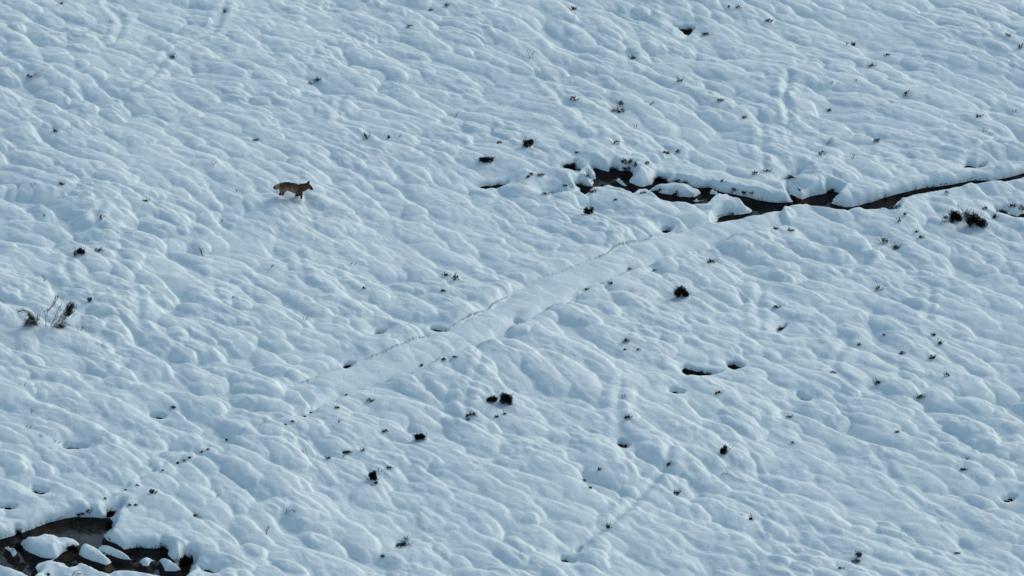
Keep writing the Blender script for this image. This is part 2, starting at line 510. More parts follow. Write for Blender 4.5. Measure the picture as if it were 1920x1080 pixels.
def curve(p, d, L, droop, R, n=4):
    out = [p.copy()]
    d = d.normalized()
    for i in range(n):
        d = (d + Vector((R.gauss(0, .12), R.gauss(0, .12), R.gauss(0, .08) - droop))).normalized()
        p = p + d * (L / n)
        out.append(p.copy())
    return out

CAT = {'heather_tuft': 'heather', 'bare_twig': 'twig', 'heather_bush': 'bush'}
GRP = {'heather_tuft': 'dark heather tufts poking through the snow', 'bare_twig': 'thin bare twigs poking through the snow',
       'heather_bush': 'larger heather clumps clear of the snow'}

def plant(px, py, w, h, kind, label, lean=0.0, mat=None):
    R = random.Random(int(px * 31 + py * 7))
    base, s = spot(px, py + h * .42)
    W, Ht = 1.12 * w / s, 1.12 * h / s / math.cos(PITCH)
    root = bpy.data.objects.new({'T': 'heather_tuft', 'B': 'heather_bush', 'W': 'bare_twig'}[kind], None)
    nm = root.name.split('.')[0]
    root.empty_display_size = .05
    FV, FF, SV, SF = [], [], [], []
    if kind == 'W':
        n = max(3, int(w / 4))
        for i in range(n):
            x = R.uniform(-.35, .35) * W
            d = Vector((R.uniform(-.7, .7) * W / max(Ht, .05) + lean, R.uniform(-.3, .3), 1))
            pts = curve(Vector((x, R.uniform(-.03, .03), -.05)), d, Ht * R.uniform(.7, 1.2) + .05, .06, R)
            twig(SV, SF, pts, .008, .004)
            for k in (2, 3):
                q = curve(pts[k], Vector((R.uniform(-1, 1), R.uniform(-.4, .4), .8)), Ht * .35, .05, R, 3)
                twig(SV, SF, q, .005, .003)
                leaf(FV, FF, q[-1], .03, R)
    else:
        # twiggy cushion: small leaves crowded in a few uneven clumps, with sprigs poking out
        big_ = kind == 'B'
        nb = R.choice([2, 3]) if not big_ else R.choice([3, 4])
        for j in range(nb):
            a = (j + .5) / nb * 2 - 1 + R.uniform(-.2, .2)
            cz = Ht * (.28 + .30 * R.random()) * (1 - .45 * a * a) + lean * 0
            c = Vector((a * W * .32 + lean * (cz - Ht * .3), R.uniform(-.12, .12) * W, cz * R.uniform(.5, 1.2)))
            sz = R.uniform(.55, 1.25) if not big_ else R.uniform(.95, 1.35)
            rx, rz = W * (.50 / nb + .07) * sz, max(Ht * R.uniform(.26, .46) * sz, .025)
            cnt = int(max(30, (w * h) * (1.7 if not big_ else 2.5) * sz / nb))
            ls = .034 if not big_ else .052
            for _ in range(cnt):
                v_ = Vector((R.gauss(0, 1), R.gauss(0, 1), R.gauss(0, 1)))
                v_ = v_.normalized() * R.random() ** .62
                q = c + Vector((v_.x * rx, v_.y * rx * .8, v_.z * rz))
                q.x += lean * (q.z - c.z) * .8
                if q.z < -.06: continue
                leaf(FV, FF, q, ls * R.uniform(.6, 1.4), R)
        for i in range(3 + int(w * .5)):
            a = R.uniform(-1, 1)
            d = Vector((a * .5 + lean, R.gauss(0, .3), 1))
            pts = curve(Vector((a * W * .38, R.uniform(-.1, .1) * W, -.04)), d, Ht * R.uniform(.6, 1.15) * (1 - .3 * abs(a)) + .04, .08, R, 3)
            twig(SV, SF, pts, .006, .003)
            for k in (1, 2, 3):
                for _ in range(3):
                    leaf(FV, FF, pts[k] + Vector((R.gauss(0, .012), R.gauss(0, .012), R.gauss(0, .012))), .026 * R.uniform(.7, 1.4), R)
    C.objects.link(root)
    root.location = base
    foliage = finish('foliage', FV, FF, mat or M_heather, root) if FF else None
    finish('stems', SV, SF, M_stem, root)
    root['label'] = label; root['category'] = CAT[nm]; root['group'] = GRP[nm]
    return root

PLANTS = [
 # top left
 (55,142,13,12,'T','dark leaning heather tuft nearest the left edge of the upper slope',.6),
 (323,106,10,9,'T','black heather sprig sitting at the lip of the upper left runnel',.4),
 (421,20,7,9,'T','tiny dark heather sprig near the top edge, above the upper left runnel',0),
 (115,6,6,5,'T','speck of heather at the very top left of the slope',0),
 (210,41,7,5,'W','faint buried twig in the top left corner snow',0),
 (103,246,9,7,'T','small round dark heather tuft alone left of centre, upper slope',0),
 (595,149,13,9,'T','heather tuft with a flat spread, high above the wolf',0),
 (581,156,6,4,'T','crumb of heather just left of the flat tuft high above the wolf',0),
 (480,262,10,6,'T','small dark heather tuft nearest above the wolf',0),
 (35,351,12,9,'W','thin twigs by the left edge at the wolf\'s height',0),
 (61,348,8,7,'W','short thin twig right of the twigs by the left edge at the wolf\'s height',0),
 (115,344,9,6,'T','small heather tuft left of the wolf, same height on the slope',0),
 (400,306,6,5,'W','faint twig tip up and left of the wolf',0),
 (443,358,5,5,'W','tiny twig tip a body length left of the wolf\'s tail',0),
 (274,376,9,6,'T','small flat heather tuft left of and lower than the wolf',0),
 # top centre
 (838,9,11,7,'T','dark heather tuft at the top edge, left of centre',0),
 (807,18,8,5,'T','pale half-buried heather crumb beside the dark top edge tuft',0),
 (768,49,10,5,'T','small flat heather tuft below the pair at the top edge',0),
 (995,104,11,14,'W','upright forked twig standing in the snow at upper centre',.1),
 (1075,15,12,8,'T','heather tuft near the top edge, right of centre',0),
 (1188,106,8,12,'T','upright black heather tuft leaning left in a round hollow, upper centre',-.3),
 (1274,150,9,12,'T','tall thin heather tuft right of centre on the upper slope',.2),
 (1074,185,14,10,'T','heather tuft pointing up to the right, between upper centre and the stream head',.6),
 (1165,192,8,11,'T','upright sprig behind the curved heather fringe, upper centre right',-.2),
 (1160,206,25,9,'T','curved fringe of heather under a small snow cap, upper centre right',0),
 (1217,193,11,9,'W','slanting brown twig right of the curved heather fringe',.6),
 (1193,236,8,5,'W','faint slanting twig between the curved fringe and the stream',.6),
 (685,255,8,14,'T','upright narrow heather tuft right of and above the wolf',0),
 (729,257,7,5,'T','tiny heather crumb, left one of a pair joined by a thin stalk',0),
 (747,254,6,6,'W','tiny twig tip, right one of a pair joined by a thin stalk',.8),
 (853,217,6,10,'W','faint single twig on the slope above the heather cushion',0),
 (934,267,9,6,'T','small slanted heather sprig left of the round heather cushion',.6),
 (990,267,20,15,'B','round black heather cushion up the slope from the stream head',0),
 (912,297,26,12,'B','wide black heather clump tapering to the left, left of the stream head',.1),
 (1155,267,11,8,'T','small dark heather tuft directly above the stream\'s widest water',0),
 (1082,286,6,4,'T','heather crumb just above the stream head',0),
 (1250,286,16,6,'T','low flat heather fringe on the snow above the stream',0),
 (1270,283,7,7,'T','round heather tuft at the right end of the low flat fringe above the stream',0),
 # top right
 (1383,12,9,9,'T','heather tuft near the top edge, above the small hole in the snow',.4),
 (1366,13,4,4,'T','dot of heather left of the tuft near the top edge above the small hole',0),
 (1322,63,13,7,'T','flat heather tuft right beside the small hole near the top edge',.2),
 (1293,56,12,10,'T','heather overhanging the small hole near the top edge',0),
 (1600,82,8,9,'T','upright heather tuft on the upper right slope',0),
 (1586,82,5,5,'W','faint twig left of the upright tuft on the upper right slope',0),
 (1663,103,8,5,'T','small heather crumb right of and below the upright tuft, upper right',0),
 (1635,121,12,8,'T','broken heather tuft of two blobs on the upper right slope',0),
 (1558,155,6,5,'W','faint slanted twig above the vertical runnel, right one',.5),
 (1607,151,4,5,'W','tiny upright twig on the upper right slope',0),
 (1697,176,9,13,'T','heather tuft leaning steeply right on the right slope',.7),
 (1888,66,9,6,'T','half-buried heather sprig near the right edge, top',0),
 (1914,87,9,10,'T','dark heather tuft at the right edge, top',0),
 (1395,219,9,6,'T','heather sprig right of centre between runnels above the stream',.3),
 (1555,206,7,5,'T','tiny heather tuft right of the vertical runnel',0),
 (1552,265,16,14,'W','tangle of bare twigs above the right part of the stream',0),
 (1540,286,11,9,'T','dark heather tuft just below the tangle of bare twigs',.2),
 (1643,263,12,7,'T','slanted heather tuft right of the tangle of bare twigs',.5),
 (1600,294,9,8,'W','faint twigs right of the tuft under the tangle',0),
 (1836,217,11,6,'T','flat heather tuft on the right slope',0),
 (1902,209,12,6,'W','slanting twig near the right edge, upper slope',.8),
 (1845,245,7,8,'W','faint upright twig below the flat tuft on the right slope',0),
 (1415,325,11,7,'T','heather tuft in a notch of the snow above the stream, left of two',.3),
 (1439,319,12,6,'T','heather tuft in a notch of the snow above the stream, right of two',0),
 # stream banks
 (1068,311,24,12,'B','brown heather fringe at the head of the stream',.1),
 (1083,319,12,5,'T','low heather under the snow mound at the stream head',0),
 (996,326,7,7,'T','round heather tuft on the bank left of the stream head',0),
 (990,331,7,4,'T','heather crumb below left of the round bank tuft',0),
 (1012,328,15,5,'T','flat dark heather right of the round bank tuft',0),
 (1060,347,9,4,'T','small flat heather patch on the snow mound below the stream head',0),
 (1103,329,8,12,'T','heather under the right flank of the snow mound at the stream head',-.3),
 (1085,346,14,8,'T','grey heather hanging below the front snow mound at the stream head',0),
 (1169,303,12,10,'T','heather tuft on the bank above the widest water, leftmost of three',0),
 (1181,304,9,9,'T','heather tuft on the bank above the widest water, middle of three',0),
 (1192,309,9,9,'T','heather tuft on the bank above the widest water, rightmost of three',-.2),
 (1213,306,8,7,'T','small heather tuft on the snow right of the three bank tufts',0),
 (1150,316,14,7,'T','black heather lining the far bank of the widest water, left piece',0),
 (1176,317,16,7,'T','black heather lining the far bank of the widest water, right piece',0),
 (1112,358,13,9,'T','dark heather on the near bank left of the pointed snow lobe',0),
 (1129,348,6,3,'T','heather speck on top of the pointed near snow lobe',0),
 (1235,336,22,9,'B','heather fringe round the snow shoulder in mid stream',0),
 (1154,374,6,5,'T','tiny heather speck on the snow below the widest water',0),
 (1022,363,13,4,'T','flat heather under the small snow ledge left of the stream',0),
 (1270,339,10,7,'T','heather on the far bank behind the long snow island, left',0),
 (1287,342,14,7,'T','heather on the far bank behind the long snow island, right',0),
 (1236,357,14,9,'T','heather hanging under the left end of the long snow island',0),
 (1266,363,15,11,'T','heather hanging under the middle of the long snow island',0),
 (1298,371,6,8,'T','thin heather at the foot of the long snow island\'s right end',0),
 (1205,361,12,4,'T','low heather fringe over the near bank facing the snow shoulder',0),
 (1326,356,10,9,'T','reddish dark heather at the foot of the far bank, stream centre',0),
 (1354,339,7,5,'T','small heather sprig at the seam of two snow banks, stream centre',.3),
 (1378,357,13,6,'T','heather dots along the lower edge of the far bank, left of three',0),
 (1395,361,9,6,'T','heather dots along the lower edge of the far bank, middle of three',0),
 (1410,364,8,5,'T','heather dots along the lower edge of the far bank, right of three',0),
 (1499,356,4,4,'T','speck of heather on the snow dome at the stream\'s right bend',0),
 (1483,333,18,8,'T','heather in the slanted gap between snow domes above the stream',.4),
 (1560,357,10,7,'T','dark heather where the snow domes part at the stream\'s right bend',0),
 (1683,388,10,8,'T','heather on the near bank where the stream narrows on the right',-.2),
 (1695,401,7,6,'T','slanted heather sprig just below the narrowing of the stream',.6),
 (1686,412,5,10,'T','upright dark heather sliver below the narrowing of the stream',0),
 (1774,360,7,5,'T','small heather speck between the narrow stream and the two big bushes',.4),
 # right middle
 (1773,410,12,11,'T','small black heather clump touching the left of the two big bushes',0),
 (1791,404,24,26,'B','tall ragged heather bush, left of the two big dark bushes on the right',0),
 (1829,413,36,28,'B','largest black heather bush, sloping down to the right, near the right edge',-.3),
 (1813,400,12,16,'T','raised left shoulder of heather against the largest black bush',0),
 (1848,389,8,6,'T','small slanted heather speck above the largest black bush',-.4),
 (1864,405,8,11,'T','upright heather beside the dark gap at the right edge',.2),
 (1880,396,20,7,'T','heather lining the dark gap at the right edge',0),
 (1899,385,13,9,'T','heather tuft above the dark gap at the right edge',0),
 (1916,388,10,14,'T','heather cut by the right edge beside the dark gap',0),
 (1658,450,12,14,'T','ragged heather tuft, left of a pair below the stream on the right',-.3),
 (1681,462,13,10,'T','solid dark heather tuft, right of a pair below the stream on the right',0),
 (1718,434,5,5,'T','tiny heather dot above the hollow right of the heather pair',0),
 (1726,444,8,6,'T','small dark heather tuft right of the heather pair',0),
 (1774,365,5,4,'W','tiny twig beside the speck near the narrow stream',0),
 (1452,428,10,5,'T','flat heather tuft below the stream, left of two slanted ones',.5),
 (1481,430,12,6,'T','slanted heather tuft below the stream, right of two',.6),
 (1104,396,17,14,'B','round twiggy heather bush below the stream head',0),
 (1250,431,14,7,'W','fine twigs in the hollow by the upper end of the ditch',0),
 (1333,488,13,12,'T','greyish heather tuft right of the upper end of the ditch',0),
 (1278,547,30,20,'B','large dark heather clump sloping down right, right of the ditch',-.5),
 (1645,540,7,13,'T','thin heather sprig leaning right on the right middle slope',.6),
 (1453,576,14,7,'T','slim slanted heather line right of the ditch, upper one',.9),
 (1464,617,16,8,'T','slim slanted heather line right of the ditch, lower one',.9),
 (1751,627,7,6,'T','small heather tuft, upper one of two on the right middle slope',0),
 (1762,642,7,10,'T','thin upright heather, lower one of two on the right middle slope',.4),
 (1690,661,10,6,'T','slanted heather left of the small dark tuft on the right middle slope',.6),
 (1748,669,11,9,'T','small dark heather tuft standing in a runnel, right middle slope',.3),
 (1657,628,4,4,'T','heather dot on the right middle slope',0),
 (1611,646,7,4,'T','tiny flat heather left of the right middle slope tufts',0),
 (1646,716,11,10,'T','half-buried heather tuft on the lower right slope',.2),
 (1777,702,9,9,'T','heather tuft leaning left below the right middle slope tufts',-.4),
 (1375,684,9,12,'T','upright heather beside the right one of two small puddles',0),
 (1310,700,20,6,'T','low heather lining the left one of two small puddles',0),
 # centre
 (836,514,9,9,'T','black heather tuft left of the ditch, left of a close pair',0),
 (855,520,11,12,'T','black heather tuft left of the ditch, right of a close pair',.3),
 (830,545,10,4,'T','flat heather sliver below the close pair left of the ditch',.5),
 (657,493,9,7,'W','faint twigs between the wolf and the ditch',.5),
 (682,540,5,4,'T','dot of heather between the wolf and the ditch',0),
 (435,557,6,4,'W','faint twig tip left of centre',0),
 (571,597,4,7,'W','tiny upright twig in a round hollow left of centre',.3),
 (385,474,14,13,'W','bare branching twigs below and left of the wolf',-.3),
 (505,498,5,8,'W','small upright twig below the wolf',.2),
 (413,414,4,5,'W','tiny twig tip lower left of the wolf',0),
 (1100,542,8,5,'T','heather speck on the ditch\'s lower lip, upper part',0),
 (1145,531,7,6,'T','heather crumbs on the ditch\'s lower lip above the speck',0),
 (1180,504,7,5,'T','heather crumb inside the upper end of the ditch',0),
 (1228,507,5,3,'T','dot of heather right of the upper end of the ditch',0),
 (1175,638,12,9,'T','black heather tuft in a crescent hollow right of the ditch',-.3),
 (1171,655,5,4,'T','dot below the crescent hollow tuft, left one',0),
 (1196,655,5,6,'T','dot below the crescent hollow tuft, right one',.3),
 (852,669,9,4,'T','heather crumb on the ditch\'s lower lip, lower part',.3),
 (832,674,7,4,'T','heather crumb left of the crumb on the ditch\'s lower lip',.3),
 (790,685,6,4,'T','last heather crumb down the ditch\'s lower lip',0),
 # left
 (151,470,18,12,'B','low black heather cushion on the left slope',0),
 (141,475,7,8,'T','heather trailing off the left of the low black cushion',.3),
 (183,468,13,9,'T','broken heather tuft right of the low black cushion',.6),
 (82,523,12,9,'W','faint bare twigs above the broom shrubs',0),
 (169,562,10,11,'T','round black heather tuft up and right of the broom shrubs',0),
 (152,616,8,10,'W','small bare twigs right of the broom shrubs',0),
 (189,407,5,12,'T','narrow upright heather in a crevice on the left slope',0),
 (84,404,3,5,'W','tiny twig tip on the left slope',0),
 (66,724,11,6,'W','curled twig on the left slope below the broom shrubs, right one',-.6),
 (42,721,11,5,'W','curled twig on the left slope below the broom shrubs, left one',-.6),
 (60,772,4,6,'W','tiny upright twig on the lower left slope',0),
 (47,800,26,5,'W','long low bent twig near the left edge, lower slope',.9),
 (78,817,8,5,'W','faint twig below the long low bent twig',0),
 (104,829,9,5,'W','faint heather specks left of the long dark slit',0),
 (325,764,9,5,'T','small flat heather tuft right above a dark slit, lower left',0),
 # lower left
 (284,921,12,11,'T','black heather tuft leaning right above the pool',.6),
 (405,931,5,6,'W','tiny forked twig on the smooth snow right of the pool',0),
 (365,966,8,8,'T','small leaning heather tuft on the smooth mound right of the pool',.6),
 (498,994,16,17,'W','brushy bare twigs lower left, right of the pool mound',.4),
 (243,946,7,6,'T','heather crumb above the pool mound, left of two',-.3),
 (254,946,7,5,'T','heather crumb above the pool mound, right of two',.3),
 (545,959,30,8,'W','long thin twig half buried right of the pool mound',1.4),
 (206,962,15,14,'B','black heather clump at the upper right corner of the pool',.4),
 (205,984,10,20,'B','black heather down the right bank of the pool',0),
 (36,997,11,8,'T','heather knob on the far bank of the pool, left',0),
 (45,1008,14,10,'T','heather behind the biggest snow island of the pool',0),
 (151,966,16,6,'T','low twiggy heather on the far bank of the pool',0),
 (165,961,8,8,'T','heather sprig above the far bank of the pool',.6),
 (137,1028,22,14,'B','shaggy heather under the right end of the biggest snow island',.3),
 (35,1026,14,18,'B','black heather off the left end of the biggest snow island',0),
 (350,1050,26,24,'B','snow-dusted heather bush at the right end of the pool',0),
 (305,1026,12,7,'T','heather overhanging the right bay of the pool, right one',0),
 (262,1028,16,7,'T','heather overhanging the right bay of the pool, left one',0),
 (91,1076,6,8,'T','small heather sprig at the foot of the front snow lobe',0),
 (252,1052,9,7,'T','brown heather beside the square little snow cap of the pool',0),
 # lower centre
 (692,750,12,7,'T','pale half-buried heather left of the lower ditch end',.3),
 (634,764,7,5,'T','heather crumb by the track line, upper one',0),
 (634,790,5,7,'W','tiny twig by the track line, lower one',0),
 (573,846,12,9,'W','faint bare twigs right of the track line',0),
 (616,858,8,5,'T','small heather sprig right of the faint twigs by the track line',0),
 (922,748,18,13,'B','dark heather clump, smaller left one of the centre pair',.3),
 (949,747,22,22,'B','biggest dark heather clump at lower centre, right one of a pair',0),
 (882,778,20,8,'T','ragged heather fringe left below the centre pair',.2),
 (877,787,6,4,'T','heather crumb under the ragged fringe',.5),
 (947,775,5,6,'T','heather dot directly under the biggest centre clump',0),
 (931,781,6,4,'T','heather dot below left of the biggest centre clump',0),
 (721,808,11,5,'T','slanted heather sliver left of the green tuft',.5),
 (788,819,22,12,'B','dark green heather tuft left below the centre pair',0),
 (648,847,15,7,'T','slanted heather line right of the track line, lower centre left',.9),
 (680,843,7,7,'T','upright heather dot right of the slanted line',.3),
 (642,855,6,4,'W','thin twig under the slanted heather line',0),
 (730,876,11,6,'T','small heather tuft above the ragged grey one, lower centre',0),
 (699,893,18,16,'B','ragged grey and black heather clump, lower centre left',0),
 (703,906,8,6,'T','heather crumb at the foot of the ragged grey and black clump',0),
 (710,884,5,5,'W','tiny twig over the ragged grey and black clump',.3),
 (752,1020,20,14,'T','curved heather wedge near the bottom, lower centre left',.8),
 (762,1008,5,6,'W','tiny twig above the curved heather wedge',0),
 (718,1042,7,5,'T','faint heather speck below the curved wedge',0),
 (1175,782,13,11,'T','round heather tuft in a snow bowl right of the centre pair',.1),
 (1168,835,15,9,'T','heather in the dark crevice under the snow bowl',-.3),
 (1253,870,7,9,'T','small heather sprig in the winding runnel, lower right of centre',.5),
 (1123,880,5,5,'T','heather dot below the dark crevice',0),
 (1268,924,12,12,'T','dark heather tuft beside the winding runnel',.4),
 (1107,914,5,4,'T','heather dot left of the winding runnel, lower centre',0),
 (1095,901,5,3,'T','faint heather speck above the lower centre dot',0),
 (1140,986,10,13,'T','upright heather sprig in the winding runnel near its foot',-.2),
 (1169,744,5,6,'W','tiny twig above the snow bowl tuft',0),
 # lower right
 (1345,736,10,8,'T','heather sprig below the two small puddles',.5),
 (1725,745,15,11,'T','black heather tuft alone on the lower right slope',0),
 (1480,781,10,5,'T','curved faint heather on the lower right slope',0),
 (1682,809,8,5,'T','tiny flat heather tuft on the lower right slope',0),
 (1356,844,15,18,'B','tall dark heather clump with a slanted top, lower right of centre',.1),
 (1486,830,4,5,'T','dot of heather right of the tall dark clump',0),
 (1354,888,6,6,'W','faint twig below the tall dark clump',.6),
 (1408,971,8,9,'T','small upright heather tuft, lower right of centre',.2),
 (1609,1040,13,11,'T','dark heather tuft, top one of three at the lower right',0),
 (1603,1053,17,7,'T','heather fringe of two blobs, middle one of three at the lower right',.2),
 (1575,1065,7,5,'T','heather crumb, bottom left one of three at the lower right',.3),
 (1795,1037,8,4,'T','faint flat heather speck near the bottom right',0),
 (1440,39,13,5,'T','flat heather sliver near the top edge, right of the small hole',.3),
 (1351,187,14,5,'T','low flat heather in a dip on the slope above the stream',.2),
 (1561,698,12,4,'T','flat dark heather sliver under a pillow of snow, right of the two puddles',0),
 (1806,880,13,5,'T','slanted heather sliver on the far lower right slope',.8),
 (1812,860,5,6,'W','tiny twig above the slanted slit on the lower right slope',.4),
]
for a in PLANTS:
    plant(*a)

# animal-track line: heather crumbs in the dotted furrow, too many small specks to tell apart
for i, (px, py, w_, h_) in enumerate([(649,741,8,4),(583,774,9,5),(571,781,7,4),(548,790,10,5),(535,796,7,4),(425,826,11,7),
        (390,842,9,5),(378,848,7,4),(355,858,9,5),(345,864,8,4),(333,869,10,6),(305,882,7,4),(257,909,9,4),(236,918,7,4),(196,934,8,4)]):
    o = plant(px, py, w_ * .55, h_ * .5, 'T', 'heather crumb strung along the dotted furrow running down to the pool', .3)
    o['group'] = 'heather crumbs along the dotted furrow'

# ------------------------------------------------------------------ broom shrubs on the left
def shrub(px, py, label, stems, seed, mat=M_broom):
    R = random.Random(seed)
    base, s = spot(px, py)
    root = bpy.data.objects.new('broom_shrub', None)
    C.objects.link(root); root.location = base; root.empty_display_size = .1
    root['label'] = label; root['category'] = 'shrub'; root['group'] = 'broom shrubs on the left slope'
    FV, FF, SV, SF = [], [], [], []
    for pts, r, n, spread, lf in stems:
        P = [Vector((x / s, R.uniform(-.04, .04), y / s / math.cos(PITCH))) for x, y in pts]
        twig(SV, SF, P, r, r * .5)
        for i in range(n):
            k = R.uniform(.25, 1) * (len(P) - 1)
            j = min(int(k), len(P) - 2)
            p = P[j].lerp(P[j + 1], k - j) + Vector((R.gauss(0, spread), R.gauss(0, spread), R.gauss(0, spread * .6)))
            d = (P[j + 1] - P[j]).normalized() + Vector((R.gauss(0, .35), R.gauss(0, .35), R.gauss(0, .3)))
            q = curve(p, d, R.uniform(.07, .18), -.02, R, 2)
            twig(SV, SF, q, .004, .0025)
            for _ in range(lf): leaf(FV, FF, q[R.randint(0, 2)] + Vector((R.gauss(0, .01),) * 3), .035, R)
    finish('stems', SV, SF, M_stem, root)
    if FF: finish('foliage', FV, FF, mat, root)
    return root
shrub(58, 610, 'low mounded broom shrub with one branch arching left, left of the three',
      [([(8,-3),(4,12),(-4,24),(-12,28),(-22,26)], .014, 50, .035, 2), ([(10,-3),(6,10),(0,18)], .012, 60, .06, 3),
       ([(-12,-2),(-6,6),(2,12)], .012, 90, .07, 3), ([(10,-2),(13,10),(14,22)], .008, 14, .03, 1), ([(-15,-2),(-8,3),(8,4)], .01, 80, .06, 3),
       ([(6,-3),(8,8),(2,14)], .01, 60, .06, 3)], 3)
shrub(86, 612, 'tall thin nearly bare broom stem forking up to the right, middle of the three',
      [([(0,-3),(1,10),(0,22),(-2,30)], .012, 4, .01, 0), ([(3,18),(4,28),(14,40),(22,56)], .011, 26, .02, 1),
       ([(4,26),(16,38),(24,53)], .008, 22, .02, 1), ([(-2,28),(-4,32)], .006, 2, .01, 0), ([(-1,27),(2,31)], .006, 2, .01, 0)], 4)
shrub(108, 614, 'largest broom shrub with a dense dark head at its upper right, right of the three',
      [([(-14,0),(-6,14),(2,30),(6,38)], .012, 40, .05, 1), ([(-8,0),(4,12),(14,26),(22,36)], .012, 50, .05, 2),
       ([(2,-2),(10,12),(18,24),(24,34)], .014, 60, .06, 3), ([(16,16),(20,24),(24,32),(26,38)], .01, 260, .07, 5),
       ([(-16,-1),(-4,3),(8,2)], .01, 60, .05, 3), ([(2,4),(10,0),(16,-6)], .012, 70, .045, 4), ([(6,2),(16,10),(22,2)], .007, 14, .03, 1)], 5)

# heather and moss roots hanging out along the cut banks: an uncountable fringe
def fringe(name, k, label):
    R = random.Random(11 + k)
    P = G(HOLES[k][0], -.02)
    V, F = [], []
    n = len(P)
    for i in range(n):
        a_, b_ = P[i], P[(i + 1) % n]
        L = float(np.hypot(*(b_ - a_)))
        far = b_[1] + a_[1]
        for q in range(int(L * 95)):
            t_ = R.random()
            x, y = a_[0] + (b_[0] - a_[0]) * t_, a_[1] + (b_[1] - a_[1]) * t_
            dens = float(noise(np.array([x]), np.array([y]), .55, 95)[0]) + .5 * float(noise(np.array([x]), np.array([y]), .2, 96)[0])
            if dens < R.uniform(-.12, .30): continue
            base_z = float(relief(np.array([x]), np.array([y]))[0])
            x += R.gauss(0, .03); y += R.gauss(0, .035)
            z = base_z + R.uniform(-.20, .02) + max(dens, 0) * .13 * R.random()
            leaf(V, F, Vector((x, y, z)), R.uniform(.035, .07), R)
    o = finish(name, V, F, M_heather)
    o['kind'] = 'stuff'; o['label'] = label; o['category'] = 'heather fringe'
fringe('heather_fringe', 0, 'dark heather and roots hanging along the cut banks of the stream')
fringe('heather_fringe', 11, 'dark heather and roots hanging along the banks of the corner pool')

# dry plants in the water
def grass(px, py, w, h, label, mat, name='grass_clump'):
    R = random.Random(int(px))
    base, s = spot(px, py)
    V, F = [], []
    for i in range(60):
        p = Vector((R.gauss(0, .28) * w / s, R.gauss(0, .3) * w / s, -.04))
        twig(V, F, curve(p, Vector((R.gauss(0, .8), R.gauss(0, .6), 1)), h / s * R.uniform(.5, 1.1) + .04, .25, R, 3), .006, .002)
    o = finish(name, V, F, mat)
    o.location = base
    o['label'] = label; o['category'] = 'grass'
grass(203, 1068, 16, 7, 'yellowish dry grass clump at the near edge of the pool', M_straw)
grass(140, 985, 30, 5, 'olive mossy clump in the middle of the pool water', ray('olive_moss', (.03, .035, .012), .9, 10., (.06, .06, .025)), 'moss_clump')
grass(1508, 377, 14, 4, 'rusty orange bracken scrap at the stream\'s right bend', M_orange, 'bracken_scrap')

# arched twig on the front snow lobe of the pool
base, s = spot(148, 1078)
V, F = [], []
R = random.Random(9)
twig(V, F, [Vector((x / s, 0, y / s)) for x, y in [(-13,-3),(-9,4),(-3,9),(3,9),(8,5),(12,0),(15,-4)]], .012, .007)
twig(V, F, [Vector((x / s, .03, y / s)) for x, y in [(-8,-3),(-3,1),(4,2),(10,-1)]], .008, .005)
o = finish('bent_twig', V, F, M_stem); o.location = base
o['label'] = 'arched bent twig looping over the snow lobe at the bottom left'; o['category'] = 'twig'

